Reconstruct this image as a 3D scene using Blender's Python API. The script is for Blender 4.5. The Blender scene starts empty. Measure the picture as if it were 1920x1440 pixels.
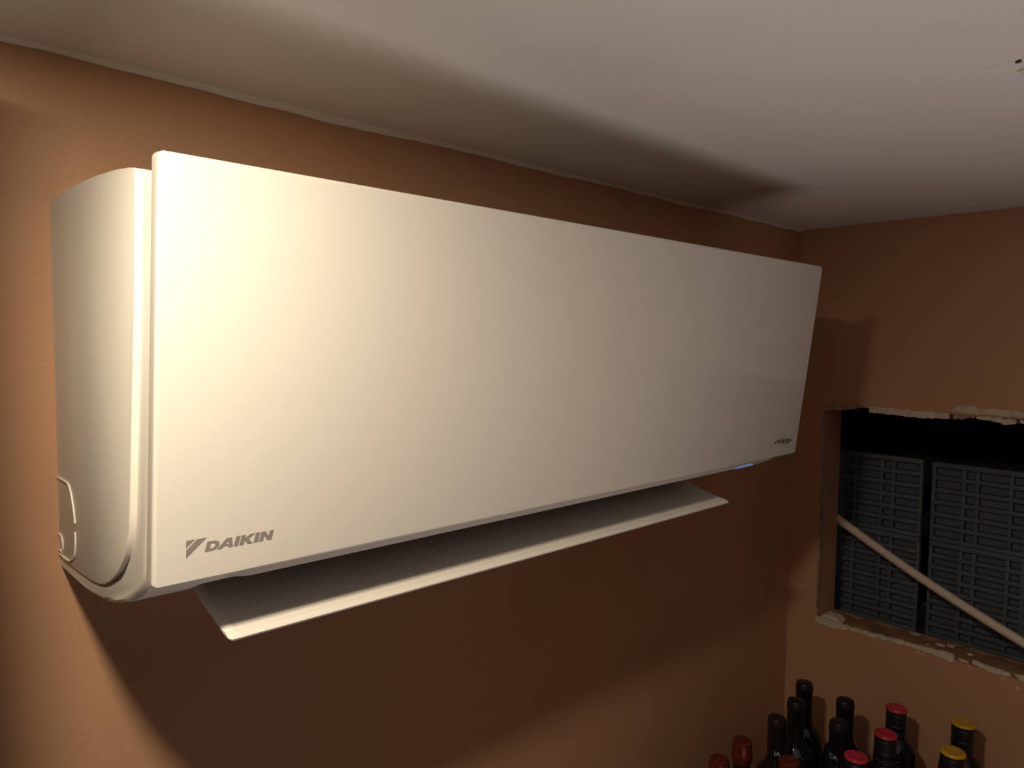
import bpy, bmesh, math, random
from mathutils import Vector, Matrix
random.seed(7)

# ------------------------------------------------------------------ camera, light, exposure
H = 2.05                      # ceiling height; the far top room corner is (0, 0, H)
SC = bpy.context.scene
COL = SC.collection

def setup_camera():
    yaw, pitch, roll = 0.74283, -0.06189, 0.01032
    fwd = Vector((math.sin(yaw)*math.cos(pitch), math.cos(yaw)*math.cos(pitch), math.sin(pitch)))
    right = Vector((math.cos(yaw), -math.sin(yaw), 0))
    up = right.cross(fwd)
    r2 = right*math.cos(roll) + up*math.sin(roll)
    u2 = up*math.cos(roll) - right*math.sin(roll)
    cd = bpy.data.cameras.new('camera')
    cd.sensor_width = 36.0
    cd.lens = 1326.676/1920*36.0
    cd.clip_start = 0.01
    co = bpy.data.objects.new('camera', cd)
    m = Matrix((r2, u2, -fwd)).transposed().to_4x4()
    m.translation = Vector((-1.64691, -0.78805, H-0.26538))
    co.matrix_world = m
    COL.objects.link(co)
    SC.camera = co
setup_camera()

world = bpy.data.worlds.new('world'); SC.world = world
world.use_nodes = True
world.node_tree.nodes['Background'].inputs[0].default_value = (0.02, 0.02, 0.025, 1)
world.node_tree.nodes['Background'].inputs[1].default_value = 0.2

SC.view_settings.view_transform = 'Standard'
SC.view_settings.look = 'None'
SC.view_settings.gamma = 1.0
SC.view_settings.use_curve_mapping = False
SC.view_settings.exposure = 0.0

LAMP = Vector((-1.648, -0.522, H-0.006))       # flush LED downlight above the photographer
LAMP_POWER = 6.6
LAMP_COLOR = (1.0, 0.83, 0.59)
FILL = Vector((-1.18, -1.02, 0.70))          # unseen floor lamp added to brighten the ceiling
FILL_POWER = 2.6
FILL_COLOR = (1.0, 0.90, 0.84)

# ------------------------------------------------------------------ helpers
def mat(name, col, rough=0.5, metal=0.0, spec=0.5, coat=0.0, bump=0.0, bscale=200.0, var=0.0, vscale=8.0, emit=None, estr=0.0, detail=4.0, coat_r=0.05):
    m = bpy.data.materials.new(name); m.use_nodes = True
    nt = m.node_tree; b = nt.nodes['Principled BSDF']
    b.inputs['Base Color'].default_value = (*col, 1)
    b.inputs['Roughness'].default_value = rough
    b.inputs['Metallic'].default_value = metal
    b.inputs['Specular IOR Level'].default_value = spec
    b.inputs['Coat Weight'].default_value = coat
    b.inputs['Coat Roughness'].default_value = coat_r
    tc = nt.nodes.new('ShaderNodeTexCoord')
    if var > 0:
        n = nt.nodes.new('ShaderNodeTexNoise'); n.inputs['Scale'].default_value = vscale; n.inputs['Detail'].default_value = detail
        nt.links.new(tc.outputs['Object'], n.inputs['Vector'])
        cr = nt.nodes.new('ShaderNodeValToRGB')
        cr.color_ramp.elements[0].position = 0.3; cr.color_ramp.elements[1].position = 0.7
        cr.color_ramp.elements[0].color = (*[c*(1-var) for c in col], 1)
        cr.color_ramp.elements[1].color = (*[min(1, c*(1+var)) for c in col], 1)
        nt.links.new(n.outputs['Fac'], cr.inputs['Fac'])
        nt.links.new(cr.outputs['Color'], b.inputs['Base Color'])
    if bump > 0:
        n2 = nt.nodes.new('ShaderNodeTexNoise'); n2.inputs['Scale'].default_value = bscale; n2.inputs['Detail'].default_value = 3.0
        nt.links.new(tc.outputs['Object'], n2.inputs['Vector'])
        bp = nt.nodes.new('ShaderNodeBump'); bp.inputs['Strength'].default_value = bump; bp.inputs['Distance'].default_value = 0.002
        nt.links.new(n2.outputs['Fac'], bp.inputs['Height'])
        nt.links.new(bp.outputs['Normal'], b.inputs['Normal'])
    if emit:
        b.inputs['Emission Color'].default_value = (*emit, 1)
        b.inputs['Emission Strength'].default_value = estr
    return m

M = {
 'wall': mat('brown_wall_paint', (0.53, 0.302, 0.18), 0.55, bump=0.25, bscale=190, var=0.04, vscale=5),
 'ceiling': mat('white_ceiling_paint', (0.72, 0.70, 0.68), 0.8, bump=0.35, bscale=120, var=0.03, vscale=4),
 'caulk': mat('ceiling_caulk', (0.78, 0.75, 0.72), 0.6, bump=0.2, bscale=150),
 'floor': mat('beige_floor', (0.15, 0.125, 0.10), 0.5, var=0.1, vscale=6),
 'door': mat('door_paint', (0.26, 0.20, 0.14), 0.4),
 'panel': mat('gloss_white_plastic', (0.74, 0.725, 0.69), 0.22, spec=0.5, coat=0.6, coat_r=0.06),
 'shell': mat('satin_white_plastic', (0.80, 0.78, 0.74), 0.38, bump=0.03, bscale=900),
 'flap': mat('grey_white_plastic', (0.76, 0.73, 0.70), 0.35),
 'dark': mat('outlet_near_black', (0.03, 0.027, 0.026), 0.6),  # near-black colour for the outlet recess and vanes
 'ink': mat('grey_print', (0.24, 0.22, 0.21), 0.5),
 'ink_dark': mat('dark_print', (0.10, 0.08, 0.07), 0.5),
 'led': mat('blue_led', (0.10, 0.2, 0.6), 0.3, emit=(0.22, 0.42, 1.0), estr=0.35),
 'steel': mat('brushed_steel', (0.6, 0.6, 0.6), 0.3, metal=1.0),
 'plaster': mat('broken_plaster', (0.62, 0.55, 0.47), 0.9, bump=0.8, bscale=160, var=0.22, vscale=60),
 'plaster_d': mat('old_filler', (0.36, 0.27, 0.22), 0.9, bump=0.8, bscale=160, var=0.3, vscale=70),
 'wood': mat('old_sill_wood', (0.30, 0.165, 0.085), 0.7, bump=0.5, bscale=90, var=0.3, vscale=30),
 'hose': mat('white_conduit', (0.74, 0.66, 0.57), 0.5),
 'crate': mat('dark_grey_plastic', (0.10, 0.125, 0.165), 0.6, bump=0.2, bscale=300, var=0.15, vscale=40),
 'crate_in': mat('dark_grey_plastic_inner', (0.104, 0.129, 0.168), 0.65, bump=0.2, bscale=300),
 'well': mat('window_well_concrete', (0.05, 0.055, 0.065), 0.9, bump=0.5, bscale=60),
 'glass': mat('dark_green_glass', (0.006, 0.009, 0.008), 0.08, spec=0.6),
 'black': mat('black_capsule', (0.012, 0.012, 0.014), 0.32),
 'black2': mat('black_sleeve', (0.016, 0.017, 0.018), 0.28),
 'red': mat('red_cap', (0.52, 0.035, 0.06), 0.14),
 'yellow': mat('yellow_cap', (0.62, 0.36, 0.03), 0.14),
 'copper': mat('copper_red_capsule', (0.17, 0.035, 0.024), 0.14, metal=0.45),
 'label': mat('dark_label', (0.03, 0.03, 0.035), 0.6),
 'letter': mat('pale_letter', (0.45, 0.47, 0.52), 0.5),
 'yellow_d': mat('dark_yellow_print', (0.30, 0.17, 0.02), 0.4),
 'red_d': mat('dark_red_print', (0.34, 0.02, 0.035), 0.4),
 'table': mat('dark_wood', (0.10, 0.06, 0.035), 0.5, var=0.25, vscale=20),
 'white': mat('white_paint', (0.75, 0.73, 0.70), 0.5),
 'diff': mat('lamp_diffuser', (0.9, 0.9, 0.9), 0.5, emit=(1.0, 0.82, 0.6), estr=8.0),
 'fill_glow': mat('fill_diffuser', (0.9, 0.9, 0.9), 0.4, emit=FILL_COLOR, estr=0.25),  # faint glow inside the added fill lamp
 'hole': mat('torn_hole', (0.05, 0.025, 0.02), 0.9),
}

def wloc(o):
    v = Vector((0, 0, 0))
    while o is not None:
        v += o.location; o = o.parent
    return v

def tag(o, label=None, cat=None, group=None, kind=None):
    if label: o['label'] = label
    if cat: o['category'] = cat
    if group: o['group'] = group
    if kind: o['kind'] = kind
    return o

def thing(name, loc, label, cat, group=None, kind=None):
    o = bpy.data.objects.new(name, None); COL.objects.link(o)
    o.location = loc; o.empty_display_size = 0.05
    return tag(o, label, cat, group, kind)

def link(name, me, parent=None, origin=None):
    """me holds world coordinates; re-origin it to the parent's (or the given) place"""
    o = bpy.data.objects.new(name, me); COL.objects.link(o)
    base = wloc(parent) if parent else Vector((0, 0, 0))
    org = Vector(origin) if origin is not None else base
    me.transform(Matrix.Translation(-org))
    if parent: o.parent = parent
    o.location = org - base
    return o

def finish(me, m, smooth=None):
    if m is not None:
        for x in (m if isinstance(m, (list, tuple)) else [m]): me.materials.append(x)
    if smooth is not None:
        for p in me.polygons: p.use_smooth = len(p.vertices) <= 8
        me.set_sharp_from_angle(angle=math.radians(smooth))
    me.update()

def from_bm(name, bm, m, parent=None, smooth=None, origin=None):
    bmesh.ops.recalc_face_normals(bm, faces=bm.faces)
    me = bpy.data.meshes.new(name); bm.to_mesh(me); bm.free()
    finish(me, m, smooth)
    return link(name, me, parent, origin)

def bm_box(bm, a, b, bev=0.0, seg=2):
    a = Vector(a); b = Vector(b)
    g = bmesh.ops.create_cube(bm, size=1.0)
    vs = g['verts']
    for v in vs:
        v.co = Vector((a[i] + (b[i]-a[i])*(v.co[i]+0.5) for i in range(3)))
    if bev > 0:
        es = list({e for v in vs for e in v.link_edges})
        bmesh.ops.bevel(bm, geom=es, offset=bev, segments=seg, profile=0.5, affect='EDGES')

def box(name, a, b, m, parent=None, bev=0.0, origin=None, seg=2):
    bm = bmesh.new(); bm_box(bm, a, b, bev, seg)
    return from_bm(name, bm, m, parent, 40 if bev else None, origin)

def bm_loft(bm, rings, closed=True, cap=True):
    R = [[bm.verts.new(p) for p in r] for r in rings]
    n = len(R[0]); fs = []
    for i in range(len(R)-1):
        for j in range(n if closed else n-1):
            k = (j+1) % n
            fs.append(bm.faces.new((R[i][j], R[i][k], R[i+1][k], R[i+1][j])))
    if cap:
        bm.faces.new(R[0]); bm.faces.new(list(reversed(R[-1])))
    return R, fs

def bm_lathe(bm, prof, seg=32, c=(0, 0, 0)):
    rings = []
    for r, z in prof:
        rings.append([(c[0]+r*math.cos(2*math.pi*i/seg), c[1]+r*math.sin(2*math.pi*i/seg), c[2]+z) for i in range(seg)])
    bm_loft(bm, rings)

def lathe(name, prof, m, parent=None, seg=32, c=(0, 0, 0), smooth=35):
    bm = bmesh.new(); bm_lathe(bm, prof, seg, c)
    return from_bm(name, bm, m, parent, smooth)

def bm_tube(bm, pts, r, seg=12, rf=None):
    pts = [Vector(p) for p in pts]
    rings = []; up = Vector((0.13, 0.31, 0.94)).normalized()
    for i, p in enumerate(pts):
        t = (pts[min(i+1, len(pts)-1)] - pts[max(i-1, 0)]).normalized()
        s = t.cross(up).normalized(); u = s.cross(t)
        rr = rf(i) if rf else r
        rings.append([p + s*rr*math.cos(2*math.pi*k/seg) + u*rr*math.sin(2*math.pi*k/seg) for k in range(seg)])
    bm_loft(bm, rings)

def catmull(P, n):
    P = [Vector(p) for p in P]; out = []
    for i in range(len(P)-1):
        p0 = P[max(i-1, 0)]; p1 = P[i]; p2 = P[i+1]; p3 = P[min(i+2, len(P)-1)]
        for k in range(n):
            t = k/n
            out.append(0.5*((2*p1) + (p2-p0)*t + (2*p0-5*p1+4*p2-p3)*t*t + (3*p1-p0-3*p2+p3)*t**3))
    out.append(P[-1]); return out

def prism(name, poly, fn, m, parent, bev=0.0, smooth=None):
    """poly: 2-D outline; fn(a,b,side) -> world point for side 0/1"""
    bm = bmesh.new()
    bm_loft(bm, [[fn(a, b, 0) for a, b in poly], [fn(a, b, 1) for a, b in poly]])
    bmesh.ops.recalc_face_normals(bm, faces=bm.faces)
    if bev:
        bmesh.ops.bevel(bm, geom=list(bm.edges), offset=bev, segments=2, affect='EDGES')
    return from_bm(name, bm, m, parent, smooth)

def curve_mesh(name, splines, ext):
    cu = bpy.data.curves.new(name, 'CURVE'); cu.dimensions = '2D'; cu.fill_mode = 'BOTH'; cu.extrude = ext
    for pts in splines:
        s = cu.splines.new('POLY'); s.points.add(len(pts)-1); s.use_cyclic_u = True
        for i, (x, y) in enumerate(pts): s.points[i].co = (x, y, 0, 1)
    o = bpy.data.objects.new(name, cu); COL.objects.link(o)
    bpy.context.view_layer.update()
    me = bpy.data.meshes.new_from_object(o.evaluated_get(bpy.context.evaluated_depsgraph_get()))
    bpy.data.objects.remove(o); bpy.data.curves.remove(cu)
    return me

def text_mesh(body, size, ext=0.0002, shear=0.0, offset=0.0):
    cu = bpy.data.curves.new('lettering', 'FONT'); cu.body = body; cu.size = size; cu.extrude = ext
    cu.shear = shear; cu.offset = offset; cu.align_x = 'CENTER'; cu.resolution_u = 4
    o = bpy.data.objects.new('lettering', cu); COL.objects.link(o)
    bpy.context.view_layer.update()
    me = bpy.data.meshes.new_from_object(o.evaluated_get(bpy.context.evaluated_depsgraph_get()))
    bpy.data.objects.remove(o); bpy.data.curves.remove(cu)
    return me

# ------------------------------------------------------------------ room shell
XW, YF = -2.42, -3.2          # left wall, wall behind the photographer
T = 0.095                     # wall thickness at the opening
wb = box('wall_back', (XW, 0, 0), (0, 0.12, H), M['wall']); tag(wb, 'brown painted wall behind the air conditioner', 'wall', kind='structure')
wl = box('wall_left', (XW-0.12, YF, 0), (XW, 0.12, H), M['wall']); tag(wl, 'brown painted wall on the left side of the room', 'wall', kind='structure')
wf = box('wall_front', (XW-0.12, YF-0.12, 0), (T, YF, H), M['wall']); tag(wf, 'brown painted wall facing the air conditioner', 'wall', kind='structure')
fl = box('floor', (XW-0.12, YF-0.12, -0.1), (T, 0.12, 0), M['floor']); tag(fl, 'beige floor of the room', 'floor', kind='structure')
ce = box('ceiling', (XW-0.12, YF-0.12, H), (T, 0.12, H+0.1), M['ceiling']); tag(ce, 'white painted low ceiling', 'ceiling', kind='structure')

# right wall with the bare opening (y from OY1 to OY0, z from OZ0 to OZ1)
OY0, OY1, OZ0, OZ1 = -0.072, -0.88, H-0.919, H-0.408
def right_wall():
    bm = bmesh.new()
    ys = [YF, OY1, OY0, 0.12]; zs = [0, OZ0, OZ1, H]
    V = {}
    for s, x in ((0, 0.0), (1, T)):
        for i, y in enumerate(ys):
            for j, z in enumerate(zs): V[s, i, j] = bm.verts.new((x, y, z))
    for s in (0, 1):
        for i in range(3):
            for j in range(3):
                if i == 1 and j == 1: continue
                bm.faces.new((V[s, i, j], V[s, i+1, j], V[s, i+1, j+1], V[s, i, j+1]))
    loop = [(1, 1), (2, 1), (2, 2), (1, 2)]
    for k in range(4):
        a, b = loop[k], loop[(k+1) % 4]
        bm.faces.new((V[0, *a], V[0, *b], V[1, *b], V[1, *a]))
    outer = [(0, 0), (1, 0), (2, 0), (3, 0), (3, 1), (3, 2), (3, 3), (2, 3), (1, 3), (0, 3), (0, 2), (0, 1)]
    for k in range(12):
        a, b = outer[k], outer[(k+1) % 12]
        bm.faces.new((V[0, *a], V[0, *b], V[1, *b], V[1, *a]))
    o = from_bm('wall_right', bm, M['wall'])
    return tag(o, 'brown painted wall with a bare window opening', 'wall', kind='structure')
wr = right_wall()

prism('plaster_patch', [(-0.758, -0.10), (-0.755, -0.285), (-0.82, -0.288), (-0.845, -0.286), (-0.85, -0.10)], lambda a, b, q: (0.001 if q else -0.0012, a, H+b), M['white'], wr)

# uneven paint / caulk line where ceiling meets the walls
def caulk(name, axis, a, b, label):
    bm = bmesh.new(); n = 150; rings = []
    w = 0.006
    for i in range(n+1):
        t = a + (b-a)*i/n
        w += random.uniform(-0.0009, 0.0009); w = min(max(w, 0.0028), 0.0085)
        d = 0.0065
        if axis == 'x': rings.append([(t, 0, H), (t, -d, H), (t, -d*0.55, H-w*0.5), (t, -0.0004, H-w)])
        else: rings.append([(0, t, H), (-d*0.4, t, H), (-d*0.25, t, H-w*0.3), (-0.0004, t, H-w*0.6)])
    bm_loft(bm, rings)
    o = from_bm(name, bm, M['caulk'], None, 60)
    return tag(o, label, 'trim', kind='structure')
caulk('trim_1', 'x', XW, 0.0, 'uneven white caulk line between ceiling and back wall')

# torn spot in the ceiling
def ceiling_spot():
    cx, cy = -0.842, -0.606
    for (dx, dy, r, m, nm) in ((0, 0, 0.0028, 'hole', 'nail_hole'), (0.034, -0.002, 0.010, 'plaster', 'torn_patch'), (0.012, 0.012, 0.016, 'caulk', 'filler_patch')):
        pts = []
        for k in range(14):
            a = 2*math.pi*k/14; rr = r*random.uniform(0.7, 1.15)
            pts.append((cx+dx+rr*math.cos(a), cy+dy+rr*math.sin(a)))
        th = {'nail_hole': 0.0016, 'torn_patch': 0.0012, 'filler_patch': 0.0005}[nm]
        prism(nm, pts, lambda a, b, s: (a, b, H - (th if s else -0.002)), M[m], ce)
ceiling_spot()

# ------------------------------------------------------------------ opening: sill, broken plaster
win = thing('window_1', (T/2, (OY0+OY1)/2, OZ0), 'bare window opening with broken plaster edges in the brown wall', 'window', kind='structure')
# worn wooden sill
def sill():
    bm = bmesh.new(); rings = []
    n = 40
    for i in range(n+1):
        y = OY0 + (OY1-OY0)*i/n
        f = random.uniform(-0.003, 0.002); z = OZ0+0.004+random.uniform(-0.0012, 0.0012)
        rings.append([(0.004-f*0.5, y, OZ0-0.002), (0.004-f, y, z-0.001), (0.03, y, z+0.001), (T+0.01, y, z-0.006), (T+0.01, y, OZ0-0.002)])
    bm_loft(bm, rings)
    return from_bm('sill_board', bm, M['wood'], win, 50)
sill()

def ragged(pts, amp, n=5):
    out = []
    for i in range(len(pts)):
        a = Vector(pts[i]); b = Vector(pts[(i+1) % len(pts)])
        k = max(1, min(n, int((b-a).length/0.006)))
        for j in range(k):
            p = a.lerp(b, j/k)
            out.append((p.x+random.uniform(-amp, amp)*0.5, p.y+random.uniform(-amp, amp)))
    return out

def plaster(name, pts, x0, x1, m='plaster', amp=0.0015, n=14):
    P = ragged([(y, z) for y, z in pts], amp, n)
    return prism(name, P, lambda a, b, s: (x0 if s == 0 else x1, a, H+b), M[m], win)

# along the top edge
plaster('plaster_edge', [(-0.066, -0.420), (-0.066, -0.409), (-0.110, -0.403), (-0.156, -0.401), (-0.160, -0.406), (-0.140, -0.412), (-0.10, -0.418)], -0.002, 0.03, 'plaster_d')
plaster('plaster_edge', [(-0.171, -0.404), (-0.171, -0.417), (-0.225, -0.4185), (-0.270, -0.421), (-0.328, -0.4185), (-0.328, -0.407), (-0.300, -0.405), (-0.26, -0.4065), (-0.215, -0.404)], -0.0015, 0.03)
plaster('plaster_edge', [(-0.336, -0.408), (-0.336, -0.4185), (-0.352, -0.4185), (-0.354, -0.415), (-0.374, -0.412), (-0.374, -0.406)], 0.001, 0.03, 'plaster_d')
plaster('plaster_edge', [(-0.376, -0.408), (-0.378, -0.414), (-0.405, -0.4165), (-0.430, -0.4215), (-0.444, -0.418), (-0.444, -0.410), (-0.41, -0.408)], -0.0012, 0.03)
plaster('plaster_flake', [(-0.318, -0.403), (-0.346, -0.402), (-0.372, -0.4045), (-0.376, -0.407), (-0.400, -0.402), (-0.420, -0.4045), (-0.450, -0.404), (-0.62, -0.405), (-0.62, -0.3955), (-0.455, -0.3925), (-0.393, -0.392), (-0.370, -0.3895), (-0.3685, -0.3875), (-0.366, -0.3895), (-0.347, -0.390), (-0.340, -0.395), (-0.332, -0.400)], -0.0022, 0.004, 'plaster', 0.0008)
plaster('plaster_edge', [(-0.450, -0.410), (-0.450, -0.416), (-0.56, -0.420), (-0.70, -0.418), (-0.86, -0.421), (-0.87, -0.400), (-0.76, -0.397), (-0.66, -0.404), (-0.55, -0.408)], -0.0018, 0.03)
plaster('plaster_flake', [(-0.555, -0.398), (-0.578, -0.365), (-0.590, -0.350), (-0.600, -0.352), (-0.596, -0.372), (-0.578, -0.400)], -0.0022, 0.002)
# left edge
plaster('plaster_edge', [(-0.0655, -0.428), (-0.0735, -0.428), (-0.074, -0.47), (-0.0725, -0.60), (-0.0735, -0.75), (-0.0725, -0.893), (-0.0690, -0.893), (-0.0680, -0.75), (-0.0685, -0.60), (-0.0670, -0.47)], -0.0012, 0.012, 'plaster_d', 0.0006, 20)
# along the bottom edge
plaster('plaster_edge', [(-0.069, -0.925), (-0.069, -0.911), (-0.085, -0.909), (-0.14, -0.913), (-0.20, -0.9125), (-0.27, -0.910), (-0.34, -0.9065), (-0.353, -0.908), (-0.360, -0.914), (-0.35, -0.919), (-0.32, -0.919), (-0.27, -0.9175), (-0.20, -0.920), (-0.145, -0.921), (-0.12, -0.929)], -0.0022, 0.006)
plaster('plaster_chip', [(-0.078, -0.916), (-0.082, -0.905), (-0.10, -0.902), (-0.118, -0.905), (-0.125, -0.914)], 0.006, 0.035)
plaster('plaster_chip', [(-0.315, -0.917), (-0.335, -0.916), (-0.357, -0.917), (-0.365, -0.920), (-0.355, -0.923), (-0.335, -0.9215)], -0.0035, 0.0)
plaster('plaster_chip', [(-0.366, -0.9125), (-0.375, -0.912), (-0.386, -0.913), (-0.384, -0.917), (-0.372, -0.917)], -0.0018, 0.003, 'plaster', 0.0008)
plaster('plaster_chip', [(-0.392, -0.906), (-0.402, -0.907), (-0.43, -0.9095), (-0.455, -0.911), (-0.46, -0.917), (-0.44, -0.919), (-0.42, -0.9195), (-0.405, -0.916), (-0.392, -0.914)], -0.0022, 0.004)
plaster('plaster_chip', [(-0.462, -0.911), (-0.475, -0.908), (-0.53, -0.910), (-0.60, -0.909), (-0.70, -0.912), (-0.86, -0.911), (-0.86, -0.920), (-0.70, -0.919), (-0.58, -0.920), (-0.475, -0.919)], -0.0022, 0.004)
for (y, z) in ((-0.385, -0.9205), (-0.445, -0.925), (-0.30, -0.926), (-0.292, -0.9245), (-0.47, -0.935)):
    plaster('plaster_crumb', [(y-0.003, z-0.001), (y+0.001, z+0.0025), (y+0.003, z-0.001), (y, z-0.003)], -0.0015, 0.001, 'plaster', 0.0004)
# crumbs lying on the sill
for (x, y, r) in ((0.052, -0.318, 0.010), (0.060, -0.335, 0.007), (0.030, -0.300, 0.004), (0.045, -0.375, 0.005), (0.072, -0.262, 0.008)):
    P = []
    for k in range(9):
        a = 2*math.pi*k/9; rr = r*random.uniform(0.6, 1.2)
        P.append((x+rr*0.6*math.cos(a), y+rr*math.sin(a)))
    prism('plaster_crumb', P, lambda a, b, s: (a, b, OZ0+0.0035+(0.003 if s else 0)), M['plaster'], win)

# concrete window well outside the opening
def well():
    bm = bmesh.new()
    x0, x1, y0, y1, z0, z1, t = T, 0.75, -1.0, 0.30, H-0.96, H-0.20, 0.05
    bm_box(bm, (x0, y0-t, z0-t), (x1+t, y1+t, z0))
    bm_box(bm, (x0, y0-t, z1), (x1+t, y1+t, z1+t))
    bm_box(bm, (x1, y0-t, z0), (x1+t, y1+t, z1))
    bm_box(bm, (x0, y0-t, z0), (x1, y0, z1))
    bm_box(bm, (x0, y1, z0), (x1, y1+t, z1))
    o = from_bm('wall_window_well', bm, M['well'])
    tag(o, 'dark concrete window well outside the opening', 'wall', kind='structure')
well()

# ------------------------------------------------------------------ unseen door leaf, added to shade the left edge of the wall
dr = thing('shade_door_1', (-2.0, -0.2825, 0.0), 'unseen door leaf added to shade the left end of the brown wall', 'door', kind='structure')
dx0, dx1, dz1 = -2.41, -1.5975, H-0.030
box('door_leaf', (dx0, -0.30, 0.008), (dx1, -0.265, dz1), M['door'], dr, 0.002)  # free edge and top set by the shadow wanted on the wall
for z0, z1 in ((0.2, 0.9), (1.0, 1.85)):
    for x0, x1 in ((-2.28, -2.04), (-1.96, -1.72)):
        box('door_panel', (x0, -0.305, z0), (x1, -0.299, z1), M['door'], dr, 0.003)
hd = lathe('door_knob', [(0.0, 0), (0.028, 0.0), (0.028, 0.006), (0.012, 0.01), (0.012, 0.03), (0.026, 0.04), (0.028, 0.052), (0.018, 0.062), (0.0, 0.064)], M['steel'], None, 24)
hd.rotation_euler = (math.radians(90), 0, 0); hd.parent = dr; hd.location = (-1.65+2.0, -0.30+0.2825, 0.95)

# ------------------------------------------------------------------ AIR CONDITIONER
XC = -1.008                                   # centre line
ac = thing('air_conditioner', (XC, 0.0, H-0.489), 'white wall-mounted split air conditioner with its outlet flap open', 'air conditioner')
def ypf(z): return -0.285 - 0.1141*(z+0.14325)      # front panel plane
TILT = math.atan(0.1141)
# housing: profile swept along the wall, outlet cut out of the lower front
topP = [(0.0, -0.1405), (-0.05, -0.139), (-0.10, -0.139), (-0.15, -0.1405), (-0.195, -0.1432), (-0.225, -0.146), (-0.245, -0.150), (-0.2545, -0.156)]
frontz = [-0.17, -0.25, -0.33, -0.41, -0.438]
fullB = [(-0.2285, -0.4485), (-0.2200, -0.4560), (-0.2050, -0.4650), (-0.1850, -0.4740), (-0.1640, -0.4800), (-0.1350, -0.4865), (-0.0970, -0.4905), (-0.0820, -0.4915), (-0.0300, -0.4915), (0.0, -0.4910)]
cutB  = [(-0.2370, -0.4500), (-0.2365, -0.4560), (-0.2280, -0.4565), (-0.2150, -0.4350), (-0.1700, -0.4150), (-0.1200, -0.4200), (-0.0860, -0.4400), (-0.0840, -0.4900), (-0.0300, -0.4915), (0.0, -0.4910)]
def housing():
    bm = bmesh.new(); rings = []
    def prof(k, inset=0.0):
        P = list(topP) + [(ypf(z)+0.0155, z) for z in frontz]
        nB = len(fullB)
        P += [(fullB[i][0]+(cutB[i][0]-fullB[i][0])*k, fullB[i][1]+(cutB[i][1]-fullB[i][1])*k) for i in range(nB)]
        if inset:
            Q = []
            for y, z in P:
                dy = -inset if y > -0.12 and y < -0.001 else (inset if y < -0.12 else 0)
                dy = inset*min(1, max(0, (-y-0.10)/0.08)) if y < -0.10 else 0
                dz = inset*(-1 if z > -0.31 else 1)*min(1, abs(z+0.31)/0.12)
                Q.append((y+dy, z+dz))
            P = Q
        return P
    xs = [(0.0, 0.0, 0.0045), (0.0012, 0.0, 0.0022), (0.0040, 0.0, 0.0)]
    def side(E, W):
        st = [(0.012, 0)] + [(E + W*i/16, i/16) for i in range(17)]
        q = [(d, 0.0, ins) for d, _, ins in xs]
        return q + [(d, (t*t*(3-2*t)) if t > 0 else 0.0, 0.0) for d, t in st]
    half = 0.500
    seq = [(-half+d, k, ins, -1) for d, k, ins in side(0.048, 0.038)] + [(half-d, k, ins, 1) for d, k, ins in reversed(side(0.080, 0.115))]
    for x, k, ins, sd in seq:
        P = prof(k, ins); ring = []
        for y, z in P:
            taper = 0.0445*abs(y) * (1.0 if abs(x) > half-0.03 else max(0.0, 1-(half-0.03-abs(x))/0.06))
            fl = 0.0045*min(1.0, max(0.0, (-0.470-z)/0.010)) if abs(x) > half-0.010 else 0.0
            ring.append((XC + x - sd*(taper-fl), y, H+z))
        rings.append(ring)
    R, fs = bm_loft(bm, rings)
    nT = len(topP)+len(frontz)
    n = len(rings[0])
    for idx, f in enumerate(fs):
        i, j = divmod(idx, n)
        kmin = min(seq[i][1], seq[i+1][1])
        if kmin > 0.9 and nT+2 <= j <= nT+5: f.material_index = 1  # recess faces coloured near black
    return from_bm('housing', bm, [M['shell'], M['dark']], ac, 28)
housing()

# proud side cheeks
cheek = [(0.0, -0.139), (-0.0518, -0.1374), (-0.1026, -0.1375), (-0.1478, -0.1388), (-0.1946, -0.1418), (-0.222, -0.1448), (-0.2345, -0.1470), (-0.2385, -0.1505),
         (-0.2365, -0.17), (-0.2287, -0.2537), (-0.2160, -0.3517), (-0.2104, -0.3967), (-0.2080, -0.4100), (-0.2024, -0.4227), (-0.1965, -0.4330), (-0.1884, -0.4417), (-0.1780, -0.4505), (-0.1659, -0.4578), (-0.1540, -0.4645), (-0.1408, -0.4700), (-0.1270, -0.4735), (-0.1102, -0.4760), (-0.0689, -0.4785), (-0.0331, -0.4791), (0.0, -0.4785)]
def side_cheek(sd):
    bm = bmesh.new(); rings = []
    for d, ins in ((0.030, 0.0), (0.0014, 0.0), (0.0004, 0.0004), (0.0, 0.0014)):
        ring = []
        n = len(cheek)
        for i, (y, z) in enumerate(cheek):
            a = Vector(cheek[max(i-1, 0)]); b = Vector(cheek[min(i+1, n-1)])
            tg = (b-a).normalized(); nn = Vector((-tg.y, tg.x))       # inward
            cen = Vector((-0.1, -0.31))
            if nn.dot(cen-Vector((y, z))) < 0: nn = -nn
            p = Vector((y, z)) + nn*ins
            if y == 0: p.x = 0.0
            ring.append((XC + sd*(0.505 - 0.0445*abs(p.x) - d), p.x, H+p.y))
        rings.append(ring)
    bm_loft(bm, rings)
    return from_bm('side_cover', bm, M['shell'], ac, 22)
cheekL = side_cheek(-1); cheekR = side_cheek(1)

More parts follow.
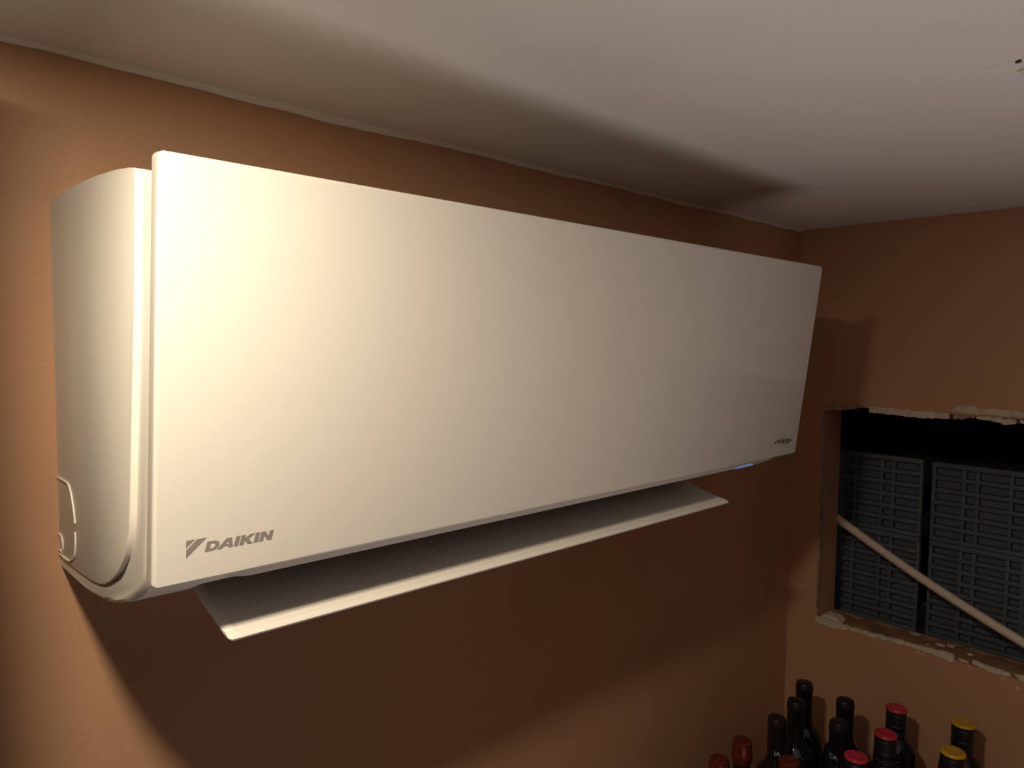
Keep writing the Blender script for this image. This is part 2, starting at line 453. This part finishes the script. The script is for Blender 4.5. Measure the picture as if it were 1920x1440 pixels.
# pipe knock-out embossed on the left cheek
def on_cheek(y, z, sd=-1, out=0.0): return Vector((XC + sd*(0.505 - 0.0445*abs(y) + out), y, H+z))
def ridge(name, pts, r, parent, sd):
    bm = bmesh.new(); bm_tube(bm, [on_cheek(y, z, sd, 0.0004) for y, z in pts], r, 8)
    return from_bm(name, bm, M['shell'], parent, 60)
for sd, par in ((-1, cheekL), (1, cheekR)):
    k1 = catmull([Vector((y, z, 0)) for y, z in [(-0.002, -0.4006), (-0.032, -0.4009), (-0.0405, -0.4025), (-0.0460, -0.4065), (-0.0510, -0.4132), (-0.0560, -0.4240), (-0.0580, -0.4316), (-0.0585, -0.4345)]], 4)
    k2 = catmull([Vector((y, z, 0)) for y, z in [(-0.0585, -0.4425), (-0.0580, -0.4537), (-0.0545, -0.4640), (-0.0500, -0.4690)]], 4)
    k2b = catmull([Vector((y, z, 0)) for y, z in [(-0.0500, -0.4690), (-0.0431, -0.4718), (-0.0380, -0.4738), (-0.030, -0.4750), (-0.015, -0.4755), (-0.002, -0.4750)]], 4)
    for k in (k1, k2, k2b): ridge('knockout_ridge', [(v.x, v.y) for v in k], 0.0009, par, sd)
    k3 = catmull([Vector((y, z, 0)) for y, z in [(-0.001, -0.4555), (-0.008, -0.4565), (-0.0124, -0.4597), (-0.0137, -0.4657), (-0.0125, -0.4690)]], 4)
    ridge('knockout_ridge', [(v.x, v.y) for v in k3], 0.0009, par, sd)
    ridge('knockout_ridge', [(-0.001, -0.4712), (-0.010, -0.4716)], 0.0009, par, sd)

# front panel: rounded slab, tilted
PB = Vector((-1.5005, ypf(-0.44739), H-0.44739))
PU = Vector((0, -math.sin(TILT), math.cos(TILT))); PN = Vector((0, -math.cos(TILT), -math.sin(TILT)))
PW, PH, PT = 0.986, 0.3061, 0.0135
def panel_pt(a, b, out=0.0): return PB + Vector((1, 0, 0))*a + PU*b + PN*out
def rrect(w, h, r, ins, seg=8):
    P = []
    rr = max(r-ins, 0.0005)
    for cx, cy, a0 in ((w-ins-rr, h-ins-rr, 0), (ins+rr, h-ins-rr, 90), (ins+rr, ins+rr, 180), (w-ins-rr, ins+rr, 270)):
        for k in range(seg+1):
            a = math.radians(a0+90*k/seg); P.append((cx+rr*math.cos(a), cy+rr*math.sin(a)))
    return P
def front_panel():
    bm = bmesh.new(); rings = []
    bv = 0.0028
    rings.append([panel_pt(a, b, -PT) for a, b in rrect(PW, PH, 0.005, 0.001)])
    rings.append([panel_pt(a, b, -PT+0.001) for a, b in rrect(PW, PH, 0.005, 0.0)])
    for k in range(0, 6):
        t = math.pi/2*k/5
        rings.append([panel_pt(a, b, -bv+bv*math.sin(t)) for a, b in rrect(PW, PH, 0.005, bv*(1-math.cos(t)))])
    bm_loft(bm, rings)
    return from_bm('front_panel', bm, M['panel'], ac, 25)
fp = front_panel()

# printed marks
def panel_mesh(name, me, a0, b0, m, parent, out=0.0001):
    for v in me.vertices:
        v.co = panel_pt(a0+v.co.x, b0+v.co.y, out+v.co.z)
    me.materials.clear(); finish(me, m)
    return link(name, me, parent)
emblem = [[(0.0229, 0.0337), (0.0290, 0.0336), (0.0229, 0.0282)], [(0.0308, 0.0336), (0.0373, 0.0335), (0.0231, 0.0202), (0.0230, 0.0264)]]
panel_mesh('logo_emblem', curve_mesh('logo_emblem', emblem, 0.0001), 0, 0, M['ink'], fp)
def letters():
    def arc(cx, cy, rx, ry, a0, a1, n=10): return [(cx+rx*math.cos(math.radians(a0+(a1-a0)*k/n)), cy+ry*math.sin(math.radians(a0+(a1-a0)*k/n))) for k in range(n+1)]
    D = [[(0, 0), (0, 1), (0.52, 1)] + arc(0.52, 0.5, 0.53, 0.5, 90, -90)[1:], [(0.33, 0.25)] + arc(0.46, 0.5, 0.26, 0.25, -90, 90) + [(0.33, 0.75)]]
    A = [[(-0.14, 0), (0.40, 1), (0.85, 1), (1.12, 0), (0.77, 0), (0.73, 0.2), (0.34, 0.2), (0.22, 0)], [(0.45, 0.40), (0.69, 0.40), (0.62, 0.72)]]
    I = [[(0, 0), (0, 1), (0.36, 1), (0.36, 0)]]
    K = [[(0, 0), (0, 1), (0.36, 1), (0.36, 0.64), (0.72, 1), (1.17, 1), (0.68, 0.54), (1.12, 0), (0.69, 0), (0.40, 0.38), (0.36, 0.34), (0.36, 0)]]
    N = [[(0, 0), (0, 1), (0.38, 1), (0.74, 0.46), (0.74, 1), (1.08, 1), (1.08, 0), (0.72, 0), (0.34, 0.56), (0.34, 0)]]
    adv = {'D': 1.12, 'A': 1.19, 'I': 0.46, 'K': 1.20, 'N': 1.08}
    shp = {'D': D, 'A': A, 'I': I, 'K': K, 'N': N}
    x = 0; G = []
    for c in 'DAIKIN':
        G.append((c, x)); x += adv[c]
    sh, hgt = 0.22, 0.0077
    s = (0.0892-0.0363-sh*hgt)/x
    for c, x0 in G:
        sp = [[((px+x0)*s + py*hgt*sh, py*hgt) for px, py in poly] for poly in shp[c]]
        panel_mesh('logo_letter', curve_mesh('logo_letter', sp, 0.0001), 0.0363, 0.0225, M['ink'], fp)
letters()
# oval badge at the right end
def badge():
    def swoosh(a0, a1, flip):
        o = []; i = []
        for k in range(21):
            t = k/20; a = math.radians(a0+(a1-a0)*t)
            w = 0.0002+0.0032*math.sin(math.pi*t)**0.8
            o.append((0.0275*math.cos(a)+0.003*math.sin(a), 0.0056*math.sin(a)))
            i.append(((0.0275-w*1.6)*math.cos(a)+0.003*math.sin(a), (0.0056-w*0.25)*math.sin(a)))
        return o + list(reversed(i))
    for a0, a1 in ((75, 215), (-105, 35)):
        panel_mesh('badge_arc', curve_mesh('badge_arc', [swoosh(a0, a1, False)], 0.0001), 0.936, 0.0250, M['ink_dark'], fp)
    me = text_mesh('INVERTER', 0.0078, 0.0001, 0.25, 0.0003)
    xs = [v.co.x for v in me.vertices]; wd = max(xs)-min(xs)
    for v in me.vertices: v.co.x *= 0.040/wd
    panel_mesh('badge_lettering', me, 0.936, 0.0222, M['ink_dark'], fp)
badge()

# outlet flap: ribbed plate with smooth rim
FX0, FX1 = -1.4395, -0.688
def flap():
    bm = bmesh.new()
    I = Vector((-0.120, -0.4725)); O = Vector((-0.2330, -0.5062))
    d = (O-I); L = d.length; d.normalize(); nn = Vector((d.y, -d.x))
    if nn.y < 0: nn = -nn
    def pt(x, s, h, sag=0.0): 
        q = I + d*s + nn*(h + sag)
        return (x, q.x, H+q.y)
    def sag(s): return -0.006*math.sin(math.pi*min(1, s/L))*0.6
    rim = 0.0135; pitch = 0.0036; nr = int((L-rim)/pitch)
    top = [(0.0, 0.0005)]
    for i in range(nr):
        s0 = 0.001+i*pitch
        top += [(s0, -0.0004), (s0+pitch*0.10, 0.0013), (s0+pitch*0.55, 0.0016), (s0+pitch*0.66, -0.0004)]
    e = 0.001+nr*pitch
    top += [(e+0.0005, 0.0002), (e+0.002, 0.0016), (L-0.010, 0.0022), (L-0.005, 0.0024), (L-0.002, 0.0018), (L, 0.0000)]
    bot = [(L-0.0005, -0.0020), (L-0.006, -0.0036), (L*0.5, -0.0042), (0.004, -0.0040), (0.0, -0.0025)]
    flat = []
    for s, h in top: flat.append((s, h if s > e else 0.0016))
    def ring(x, prof): return [pt(x, s, h, sag(s)) for s, h in prof] 
    inn = [(max(s, 0), h) for s, h in top]
    rings = []
    m = 0.010
    def shr(x, k):     # rounded ends
        return [pt(x, 0.004 + (s-0.004)*1.0 if s < L-0.02 else s - k, h*(0.4 if k > 0.001 else 1), sag(s)) for s, h in flat] + [pt(x, s - (k if s > L-0.02 else 0), h*(0.4 if k > 0.001 else 1), sag(s)) for s, h in bot]
    rings.append(shr(FX0, 0.004)); rings.append(shr(FX0+0.0008, 0.0015)); rings.append(shr(FX0+0.003, 0.0))
    rings.append(ring(FX0+m-0.002, flat)+ring(FX0+m-0.002, bot))
    rings.append(ring(FX0+m+0.001, inn)+ring(FX0+m+0.001, bot))
    rings.append(ring(XC, inn)+ring(XC, bot))
    rings.append(ring(FX1-m-0.001, inn)+ring(FX1-m-0.001, bot))
    rings.append(ring(FX1-m+0.002, flat)+ring(FX1-m+0.002, bot))
    rings.append(shr(FX1-0.003, 0.0)); rings.append(shr(FX1-0.0008, 0.0015)); rings.append(shr(FX1, 0.004))
    bm_loft(bm, rings)
    o = from_bm('outlet_flap', bm, M['flap'], ac, 30)
    return o
fpz = flap()
# hinge arms carrying the flap
for x in (FX0+0.004, XC-0.02, FX1-0.006):
    prism('flap_arm', [(-0.122, -0.420), (-0.160, -0.418), (-0.162, -0.465), (-0.150, -0.484), (-0.130, -0.477)],
          lambda a, b, s: (x+(0.0022 if s else -0.0022), a, H+b), M['flap'], fpz)
# guide vanes deep in the outlet
for i in range(18):
    x = -1.40 + i*(0.68/17)
    prism('guide_vane', [(-0.100, -0.424), (-0.160, -0.420), (-0.165, -0.440), (-0.105, -0.455)],
          lambda a, b, s: (x+(0.0008 if s else -0.0008), a, H+b), M['dark'], ac)
# status light on the chin
def led():
    bm = bmesh.new()
    rings = []
    for i in range(13):
        t = i/12; x = -0.632 + 0.060*t
        s = math.sin(math.pi*t)**0.5*0.0013+0.0002
        c = Vector((x, -0.2075+0.001*t, H-0.4655))
        dirn = Vector((0, 0.75, -0.66)); nrm = Vector((0, -0.66, -0.75))
        rings.append([c - dirn*s - nrm*0.002, c - dirn*s + nrm*0.0008, c + dirn*s + nrm*0.0008, c + dirn*s - nrm*0.002])
    bm_loft(bm, rings)
    o = from_bm('status_light', bm, M['led'], ac)
    o['label'] = 'glowing blue status light bar'
led()

# ------------------------------------------------------------------ drain hose through the opening
def hose():
    path = catmull([(0.165, 0.03, H-0.645), (0.125, -0.035, H-0.678), (0.10, -0.078, H-0.6975), (0.075, -0.2745, H-0.7885), (0.052, -0.466, H-0.862), (0.046, -0.57, H-0.895), (0.05, -0.68, H-0.903), (0.06, -0.80, H-0.903), (0.075, -0.865, H-0.903)], 40)
    # even resampling
    L = [0]
    for a, b in zip(path, path[1:]): L.append(L[-1]+(b-a).length)
    step = 0.0010; n = int(L[-1]/step); pts = []; j = 0
    for i in range(n):
        s = i*step
        while L[j+1] < s: j += 1
        pts.append(path[j].lerp(path[j+1], (s-L[j])/max(1e-9, L[j+1]-L[j])))
    bm = bmesh.new()
    prof = [0.0101, 0.0101, 0.0088, 0.0088]
    bm_tube(bm, pts, 0.01, 14, lambda i: prof[i % 4])
    o = from_bm('drain_hose', bm, M['hose'], None, 60, origin=(0.08, -0.3, H-0.9))
    tag(o, 'white corrugated hose running diagonally through the window opening', 'hose')
hose()

# ------------------------------------------------------------------ slatted plastic crates behind the opening
CX = 0.20
def crate(y0, y1, z0, z1, label, lead):
    """y0 > y1; slatted long side faces the room"""
    t = thing('plastic_crate', (CX+0.15, (y0+y1)/2, H+z0), label, 'crate', 'plastic crates behind the opening')
    bm = bmesh.new()
    bm_box(bm, (CX+0.017, y1+0.001, H+z0), (CX+0.022, y0-0.001, H+z1-0.004))
    bm_box(bm, (CX+0.29, y1+0.001, H+z0), (CX+0.30, y0-0.001, H+z0+0.05))
    bm_box(bm, (CX+0.022, y1+0.001, H+z0), (CX+0.29, y1+0.01, H+z0+0.05))
    bm_box(bm, (CX+0.022, y0-0.01, H+z0), (CX+0.29, y0-0.001, H+z0+0.05))
    bm_box(bm, (CX+0.022, y1+0.01, H+z0), (CX+0.29, y0-0.01, H+z0+0.006))
    from_bm('crate_wall', bm, M['crate_in'], t)
    box('rim', (CX-0.002, y1, H+z1-0.012), (CX+0.020, y0, H+z1), M['crate'], t, 0.0015)
    n = round((z1-z0-0.012)/0.0275); pitch = (z1-z0-0.012)/n
    rail = None
    for i in range(n):
        zz = z0 + i*pitch
        if rail is None:
            rail = box('rail', (CX, y1+0.0005, H+zz), (CX+0.0175, y0-0.0005, H+zz+0.0095), M['crate'], t, 0.001)
        else:
            r = rail.copy(); COL.objects.link(r); r.parent = t; r.location = rail.location + Vector((0, 0, zz-z0))
    y = y0; k = 0
    seqs = lead
    while y > y1+0.004:
        w = seqs[k % len(seqs)] if k else 0.0
        k += 1
        y -= w
        rw = 0.0075
        if y - rw < y1: y = y1 + rw
        box('upright', (CX+0.0006, y-rw, H+z0+0.0002), (CX+0.0172, y, H+z1-0.0122), M['crate'], t, 0.0008)
        y -= rw
    return t
seqR = [0, 0.0545, 0.019, 0.0570, 0.0210]
seqL = [0, 0.021, 0.056, 0.019, 0.056]
zT, zM, zB = -0.540, -0.7275, -0.959
crate(-0.243, -0.62, zM+0.001, zT, 'dark grey slatted plastic crate above the hose at the right of the opening', seqR)
crate(-0.243, -0.62, zB, zM, 'dark grey slatted plastic crate behind the lower end of the hose', seqR)
crate(0.154, -0.223, zM+0.001, zT+0.002, 'shadowed slatted plastic crate behind the upper end of the hose', seqL)
crate(0.154, -0.223, zB, zM, 'shadowed slatted plastic crate below the hose at the left of the opening', seqL)

# ------------------------------------------------------------------ bottles on a low cabinet
ZT = H-0.99            # cap tops
BH = 0.302
KB = 1.075               # bottle scale
TZ = ZT-BH*KB
tb = thing('side_table', (-0.41, -0.31, 0.0), 'dark wooden side table that carries the wine bottles', 'table')
box('table_top', (-0.82, -0.60, TZ-0.03), (-0.02, -0.02, TZ), M['table'], tb, 0.003)
for x in (-0.79, -0.05):
    for y in (-0.57, -0.05):
        box('leg', (x-0.022, y-0.022, 0), (x+0.022, y+0.022, TZ-0.03), M['table'], tb, 0.003)
box('apron', (-0.77, -0.575, TZ-0.10), (-0.07, -0.560, TZ-0.03), M['table'], tb, 0.002)
box('apron', (-0.77, -0.06, TZ-0.10), (-0.07, -0.045, TZ-0.03), M['table'], tb, 0.002)

def smooth_prof(pts, n=5):
    P = catmull([Vector((r, z, 0)) for r, z in pts], n)
    return [(max(p.x, 0.0), p.y) for p in P]

def lettering_on(parent, body, size, rad, z, ang, m):
    me = text_mesh(body, size, 0.0001, 0, 0.0002)
    for v in me.vertices:
        a = ang + v.co.x/rad; r = rad + 0.0003 + v.co.z
        v.co = Vector((r*math.cos(a), r*math.sin(a), z+v.co.y))
    me.materials.clear(); finish(me, m)
    o = bpy.data.objects.new('lettering', me); COL.objects.link(o); o.parent = parent
    return o

def base_bottle(name, label, group, glass_pts):
    t = thing(name, (0, 0, 0), label, 'bottle', group)
    lathe('glass_body', [(0.0, 0.0)] + glass_pts, M['glass'], t, 36)
    return t

def bordeaux(label, group, h=BH, cr=0.0158, cap='black'):
    neck = 0.0138
    g = [(0.033, 0.0), (0.0365, 0.003), (0.0370, 0.010), (0.0370, 0.17)] + smooth_prof([(0.0370, 0.17), (0.0362, 0.186), (0.0310, 0.203), (0.0215, 0.216), (0.0160, 0.229), (0.0145, 0.245)], 5)[1:] + [(neck, h-0.03), (neck, h-0.004), (0.010, h-0.002), (0.0, h-0.002)]
    t = base_bottle('wine_bottle', label, group, g)
    z0 = h-0.066
    if cap == 'black':
        pf = [(0.0148, z0), (cr*0.99, z0+0.0005), (cr*0.99, h-0.018), (cr+0.0006, h-0.0165), (cr+0.0006, h-0.0085), (cr-0.0002, h-0.007), (cr-0.0004, h-0.003), (cr-0.0016, h-0.0008), (cr-0.004, h), (0.0, h)]
        lathe('capsule', pf, M['black'], t, 36)
    else:
        z0 = h-0.040
        pf = [(0.0135, z0), (0.0150, z0+0.0005), (cr+0.0008, z0+0.008), (cr+0.0012, z0+0.016), (cr, z0+0.024), (cr-0.0003, h-0.006), (cr-0.001, h-0.002), (cr-0.003, h-0.0004), (cr-0.005, h), (0.0, h)]
        c = lathe('capsule', pf, M['copper'], t, 36)
        c['label'] = 'shiny copper red capsule'
        bm = bmesh.new(); bm_lathe(bm, [(0.0, h-0.0002), (0.0018, h-0.0002), (0.0015, h+0.0005), (0.0, h+0.0006)], 12)
        from_bm('dimple', bm, M['red_d'], c)
    return t

def screwtop(label, group, color, h=BH, cr=0.0182):
    g = [(0.033, 0.0), (0.0360, 0.003), (0.0366, 0.010), (0.0366, 0.185)] + smooth_prof([(0.0366, 0.185), (0.0360, 0.202), (0.0340, 0.222), (0.0250, 0.238), (0.0175, 0.246), (0.0158, 0.252)], 5)[1:] + [(0.0150, h-0.004), (0.0, h-0.004)]
    t = base_bottle('wine_bottle', label, group, g)
    z0 = h-0.052
    r = cr-0.0008
    pf = [(0.0150, z0), (r, z0+0.0004), (r, z0+0.008), (r-0.0007, z0+0.009), (r-0.0007, z0+0.011), (r, z0+0.012), (r, z0+0.020), (r-0.0008, z0+0.021), (r-0.0008, z0+0.0235), (r, z0+0.0245), (r, h-0.012), (r-0.0008, h-0.011), (r-0.0008, h-0.009), (r, h-0.008), (r, h-0.0052), (0.0, h-0.0052)]
    lathe('sleeve', pf, M['black2'], t, 36)
    c = lathe('cap', [(0.0, h-0.0052), (cr-0.0003, h-0.0052), (cr+0.0002, h-0.0045), (cr+0.0002, h-0.0028), (cr-0.0006, h-0.0012), (cr-0.0022, h-0.0002), (cr-0.0040, h), (cr*0.62, h-0.0003), (0.0, h-0.0003)], M[color], t, 36)
    c['label'] = {'red': 'glossy red cap', 'yellow': 'glossy yellow cap'}[color]
    # embossed ring of print on the cap
    dk = M['red_d'] if color == 'red' else M['yellow_d']
    rr = cr*0.58
    for k in range(14):
        if color == 'red' and k % 3 == 2: continue
        a0 = 2*math.pi*k/14
        poly = []
        for s, aa in ((rr, a0), (rr+0.0012, a0), (rr+0.0012, a0+0.28), (rr, a0+0.28)): poly.append((s*math.cos(aa), s*math.sin(aa)))
        bm = bmesh.new(); bm_loft(bm, [[(x, y, h-0.0006) for x, y in poly], [(x, y, h+0.00012) for x, y in poly]])
        from_bm('printed_mark', bm, dk, c)
    return t

def place(t, x, y, rz=0.0):
    t.location = (x, y, TZ); t.rotation_euler = (0, 0, rz); t.scale = (KB, KB, KB)

def face(x, y): return math.atan2(-0.78805-y, -1.64691-x)
GB, GR, GY, GD = 'black capped wine bottles', 'red capped wine bottles', 'yellow capped wine bottles', 'copper capped wine bottles'
def copy_thing(src, label):
    def rec(o, par):
        c = o.copy(); COL.objects.link(c)
        if par is not None: c.parent = par
        for ch in o.children: rec(ch, c)
        return c
    r = rec(src, None); r['label'] = label
    return r

b1 = bordeaux('black capped wine bottle nearest the room corner, rearmost of the black ones', GB)
blacks = [(b1, -0.183, -0.131),
 (copy_thing(b1, 'black capped wine bottle directly in front of the rearmost corner bottle'), -0.270, -0.154),
 (copy_thing(b1, 'leftmost black capped wine bottle, lettering on its neck'), -0.362, -0.160),
 (copy_thing(b1, 'black capped wine bottle beside the corner bottle with its shadow on the wall'), -0.192, -0.220),
 (copy_thing(b1, 'front right black capped wine bottle with pale letters on its shoulder'), -0.287, -0.247)]
for t, x, y in blacks: place(t, x, y)
lettering_on(blacks[2][0], 'IA', 0.0118, 0.0157, BH-0.0645, face(-0.362, -0.160)+0.12, M['letter'])
lettering_on(blacks[4][0], 'CA', 0.0118, 0.0157, BH-0.0645, face(-0.287, -0.247)-0.55, M['letter'])
r1 = screwtop('rearmost red capped wine bottle, its shadow on the wall', GR, 'red')
reds = [(r1, -0.145, -0.301), (copy_thing(r1, 'middle red capped wine bottle with wide shoulders'), -0.261, -0.322), (copy_thing(r1, 'front left red capped wine bottle at the bottom edge'), -0.379, -0.315)]
for t, x, y in reds: place(t, x, y)
y1 = screwtop('rear yellow capped wine bottle, its shadow on the wall', GY, 'yellow', cr=0.0192)
yel = [(y1, -0.108, -0.408), (copy_thing(y1, 'front yellow capped wine bottle at the bottom edge'), -0.233, -0.425)]
for t, x, y in yel: place(t, x, y)
d1 = bordeaux('copper capped wine bottle left of the black bottles, tallest of the copper ones', GD, cr=0.0165, cap='copper')
cop = [(d1, -0.484, -0.155), (copy_thing(d1, 'leftmost copper capped wine bottle, cut off by the bottom edge'), -0.568, -0.158), (copy_thing(d1, 'copper capped wine bottle in front of the leftmost black bottle'), -0.479, -0.242)]
for t, x, y in cop: place(t, x, y)

# ------------------------------------------------------------------ ceiling downlight and added fill lamp
dl = thing('recessed_downlight', (LAMP.x, LAMP.y, H), 'round flush white ceiling downlight above the air conditioner end', 'light')
lathe('trim_ring', [(0.052, -0.001), (0.060, -0.006), (0.072, -0.004), (0.076, 0.0), (0.052, 0.0)], M['white'], dl, 40, (LAMP.x, LAMP.y, H))
lathe('diffuser', [(0.0, -0.003), (0.053, -0.003), (0.053, 0.0), (0.0, 0.0)], M['diff'], dl, 40, (LAMP.x, LAMP.y, H))
ld = bpy.data.lights.new('downlight', 'AREA'); ld.shape = 'DISK'; ld.size = 0.068; ld.energy = LAMP_POWER; ld.color = LAMP_COLOR
lo = bpy.data.objects.new('downlight_lamp', ld); COL.objects.link(lo); lo.parent = dl; lo.location = (0, 0, LAMP.z-H)

gl = thing('fill_uplight', (FILL.x, FILL.y, 0.0), 'black standing lamp added out of view as ceiling fill', 'lamp')  # invented lamp, out of view, fills the ceiling with light
FC = (FILL.x, FILL.y, 0.0)
lathe('base', [(0.0, 0.0), (0.13, 0.0), (0.13, 0.012), (0.115, 0.020), (0.02, 0.026), (0.0, 0.026)], M['black'], gl, 40, FC)
lathe('pole', [(0.0, 0.026), (0.012, 0.026), (0.012, FILL.z-0.155), (0.0, FILL.z-0.155)], M['black'], gl, 20, FC)
lathe('bowl_shade', [(0.0, FILL.z-0.16), (0.03, FILL.z-0.158), (0.24, FILL.z-0.145), (0.38, FILL.z-0.10), (0.42, FILL.z-0.03), (0.42, FILL.z+0.035), (0.416, FILL.z+0.035), (0.416, FILL.z-0.028), (0.377, FILL.z-0.097), (0.238, FILL.z-0.140), (0.0, FILL.z-0.152)], M['black'], gl, 56, FC)
lathe('diffuser', [(0.0, FILL.z-0.10), (0.372, FILL.z-0.10), (0.372, FILL.z-0.094), (0.0, FILL.z-0.094)], M['fill_glow'], gl, 48, FC)
pd = bpy.data.lights.new('fill_light', 'AREA'); pd.shape = 'DISK'; pd.size = 0.74; pd.spread = math.radians(100); pd.energy = FILL_POWER; pd.color = FILL_COLOR
po = bpy.data.objects.new('fill_light', pd); COL.objects.link(po); po.parent = gl; po.location = (0, 0, FILL.z-0.09); po.rotation_euler = (math.pi, 0, 0)
